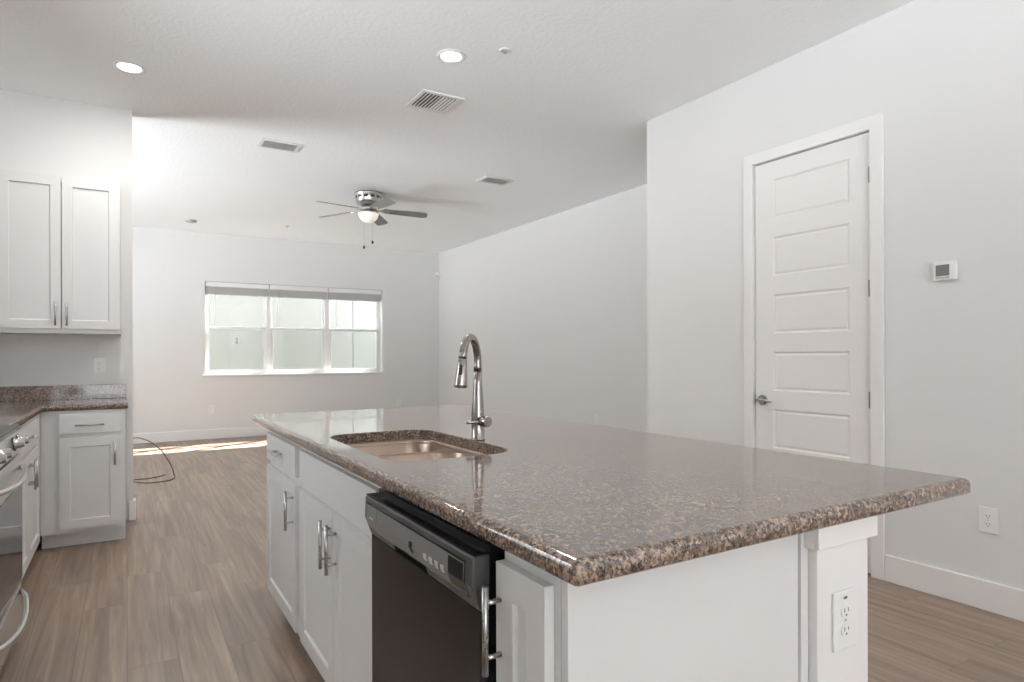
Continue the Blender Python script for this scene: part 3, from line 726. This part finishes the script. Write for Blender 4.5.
# ------------------------------------------------------------------ ceiling fixtures
def downlight(label, x, y, r, energy):
    t = Thing('recessed_light', label, 'light', (x, y, H), 'recessed ceiling lights')
    t.part('trim_ring', MB().lathe((x, y, H), [(r, -.0006), (r, -.004), (r - .012, -.010), (r - .022, -.008), (r - .030, -.002), (r - .030, -.0006)], 36, cap0=False, cap1=False), M['plastic'])
    t.part('lens', MB().lathe((x, y, H), [(r - .030, -.0008), (r - .031, -.004)], 36), M['led'])
    lamp('lamp', 'AREA', (0, 0, -.012), energy, shape='DISK', size=(r - .03) * 1.9, color=(1, .975, .94), parent=t.e)
downlight('round recessed light in the ceiling near the wall cabinet', 0.020, 4.689, 0.094, 11)
downlight('round recessed light in the ceiling above the island', 1.701, 3.509, 0.090, 18)
def register(label, x0, x1, y0, y1, along_y, grp='ceiling air registers'):
    t = Thing('ceiling_vent', label, 'vent', ((x0 + x1) / 2, (y0 + y1) / 2, H), grp)
    b = 0.030
    mb = MB()
    mb.box(x0, x1, y0, y0 + b, H - .010, H - .0006).box(x0, x1, y1 - b, y1, H - .010, H - .0006).box(x0, x0 + b, y0 + b, y1 - b, H - .010, H - .0006).box(x1 - b, x1, y0 + b, y1 - b, H - .010, H - .0006)
    t.part('frame', mb, M['plastic'], 0.002)
    t.part('duct', MB().box(x0 + b, x1 - b, y0 + b, y1 - b, H - .0022, H - .0008), M['dark'] if along_y else M['grille'])
    a0, a1 = ((x0, x1) if along_y else (y0, y1)); a0 += b; a1 -= b
    n = 10 if along_y else 6
    for k in range(n):
        ctr = a0 + (a1 - a0) * (k + .5) / n; tl = (-1 if k < n / 2 else 1) if along_y else 1
        hw = (a1 - a0) / n * (.27 if along_y else .44); dz = hw * (0.22 if along_y else 0.20) * tl
        zc = H - .012
        mb = MB()
        if along_y:
            pts = [(ctr - hw, zc + dz), (ctr + hw, zc - dz), (ctr + hw, zc - dz - .0018), (ctr - hw, zc + dz - .0018)]
            vs = [(p, y0 + b, min(z, H - .003)) for p, z in pts] + [(p, y1 - b, min(z, H - .003)) for p, z in pts]
        else:
            pts = [(ctr - hw, zc - dz), (ctr + hw, zc + dz), (ctr + hw, zc + dz - .0018), (ctr - hw, zc - dz - .0018)]
            vs = [(x0 + b, p, min(z, H - .003)) for p, z in pts] + [(x1 - b, p, min(z, H - .003)) for p, z in pts]
        mb.add(vs, [(0, 1, 2, 3), (7, 6, 5, 4), (0, 4, 5, 1), (1, 5, 6, 2), (2, 6, 7, 3), (3, 7, 4, 0)])
        t.part('slat', mb, M['plastic'] if along_y else M['blind'])
register('square white ceiling vent with two banks of slats near the island light', 1.745, 2.062, 4.035, 4.360, True)
register('rectangular ceiling vent with grey slats left of the ceiling fan', 0.975, 1.305, 5.635, 5.870, False)
register('rectangular ceiling vent with grey slats right of the ceiling fan', 3.130, 3.465, 5.650, 5.875, False)
def sprinkler(label, x, y):
    t = Thing('sprinkler_head', label, 'sprinkler', (x, y, H), 'ceiling sprinklers')
    t.part('escutcheon', MB().lathe((x, y, H), [(.036, -.0006), (.036, -.004), (.028, -.008), (.016, -.009), (.015, -.004)], 24), M['plastic'])
    t.part('head', MB().lathe((x, y, H), [(.010, -.0095), (.008, -.013), (.003, -.0135), (.003, -.0155), (.013, -.016), (.013, -.018)], 16), M['grille'])
sprinkler('small sprinkler head in the ceiling right of the island light', 1.945, 3.274)
sprinkler('tiny sprinkler head in the ceiling near the back wall', 1.933, 9.262)
t = Thing('smoke_detector', 'small flat grey disc on the ceiling near the back wall at left', 'detector', (.744, 9.505, H))
t.part('base', MB().lathe((.744, 9.505, H), [(.075, -.0006), (.075, -.010)], 28), M['plastic'])
t.part('cover', MB().lathe((.744, 9.505, H), [(.068, -.0102), (.066, -.026), (.045, -.032)], 28), M['grille'])

# ceiling fan
FXc, FYc = 2.335, 6.95
fn = Thing('ceiling_fan', 'five blade ceiling fan with brushed nickel body and lit glass bowl', 'fan', (FXc, FYc, 2.70))
hs = fn.part('housing', MB().lathe((FXc, FYc, 0), [(.152, H - .0006), (.152, 3.030), (.140, 3.018), (.140, 2.965), (.128, 2.930), (.085, 2.915)], 36), M['nickel'])
for k in range(12):
    a = 2 * math.pi * k / 12; tx = Vector((-math.sin(a), math.cos(a), 0)); ax = Vector((math.cos(a), math.sin(a), 0))
    f_ = Frame((FXc, FYc, 0), tx, ax)
    fn.part('slot', MB().fbox(f_, -.022, .022, 2.985, 3.010, .132, .1412), M['dark'], parent=hs)
fn.part('motor', MB().lathe((FXc, FYc, 0), [(.070, 2.9148), (.070, 2.895), (.095, 2.885), (.095, 2.862), (.06, 2.858)], 32), M['nickel'])
fn.part('light_fitter', MB().lathe((FXc, FYc, 0), [(.058, 2.8575), (.062, 2.848), (.110, 2.836), (.112, 2.824)], 32), M['nickel'])
fn.part('glass_bowl', MB().lathe((FXc, FYc, 0), [(.112, 2.8235), (.114, 2.814), (.104, 2.782), (.082, 2.750), (.050, 2.730), (.015, 2.723)], 32), M['bowl'])
for k in range(5):
    a = math.radians(-16 + 72 * k); ax = Vector((math.cos(a) * .9988, math.sin(a) * .9988, -.048)); ty = Vector((-math.sin(a), math.cos(a), 0))
    pit = math.radians(-12)
    wy = ty * math.cos(pit) + Vector((0, 0, 1)) * math.sin(pit)
    nz = ax.cross(wy)
    ctr = Vector((FXc, FYc, 2.868))
    out = []
    for r, hw in ((.165, .040), (.175, .052), (.30, .060), (.45, .066), (.60, .069), (.635, .064), (.655, .050), (.662, .030)): out.append((r, hw))
    ring = [ctr + ax * r + wy * h for r, h in out] + [ctr + ax * r - wy * h for r, h in reversed(out)]
    mb = MB(); mb.loft([[p - nz * .003 for p in ring], [p + nz * .003 for p in ring]], True, True, True, False)
    bl = fn.part('blade', mb, M['blade'])
    mb = MB()
    ir = [(.085, .016), (.130, .012), (.165, .034), (.215, .036), (.235, .016)]
    ring = [ctr + ax * r + wy * h - nz * .0055 for r, h in ir] + [ctr + ax * r - wy * h - nz * .0055 for r, h in reversed(ir)]
    mb.loft([[p - nz * .0022 for p in ring], [p + nz * .0022 for p in ring]], True, True, True, False)
    fn.part('blade_iron', mb, M['nickel'], parent=bl)
for px, py, z0 in ((.006, -.05, 2.484), (-.048, -.065, 2.415)):
    ch = fn.part('pull_chain', MB().tube([(FXc + px, FYc + py, 2.835), (FXc + px * 1.9, FYc + py * 1.9, 2.826), (FXc + px * 2.0, FYc + py * 2.0, z0 + .02)], .0012, 6), M['nickel'])
    fn.part('pull_knob', MB().lathe((FXc + px * 2, FYc + py * 2, z0 - .015), [(.003, .036), (.010, .026), (.012, .012), (.007, 0)], 12), M['dark'], parent=ch)

# ------------------------------------------------------------------ loose cable on the living room floor
cv = []
arc = [(-.30, .006), (-.26, .14), (-.14, .33), (-.03, .405), (0.062, .415), (.113, .409), (.174, .383), (.217, .353), (.261, .314), (.305, .262), (.34, .202), (.376, .135), (.402, .064), (.411, .020), (.414, .006)]
for x, z in arc: cv.append((x, 7.32, z))
cv += [(.412, 7.27, .005), (.40, 7.17, .005), (.36, 7.08, .005), (.28, 7.04, .005), (.19, 7.03, .005), (.10, 7.10, .005), (.05, 7.19, .006), (.06, 7.25, .009), (.12, 7.27, .008), (.20, 7.30, .005), (.29, 7.37, .005), (.335, 7.45, .005)]
def spline(p, k=5):
    out = []
    for i in range(len(p) - 1):
        a, b, c, d = (Vector(p[max(i - 1, 0)]), Vector(p[i]), Vector(p[i + 1]), Vector(p[min(i + 2, len(p) - 1)]))
        for j in range(k):
            t = j / k
            out.append(0.5 * ((2 * b) + (c - a) * t + (2 * a - 5 * b + 4 * c - d) * t * t + (3 * b - a - 3 * c + d) * t ** 3))
    return out + [Vector(p[-1])]
tagged('cable', MB().tube(spline(cv), 0.0048, 8), M['cable'], 'loose dark cable looping from the wall onto the living room floor', 'cable', (.2, 7.2, 0))
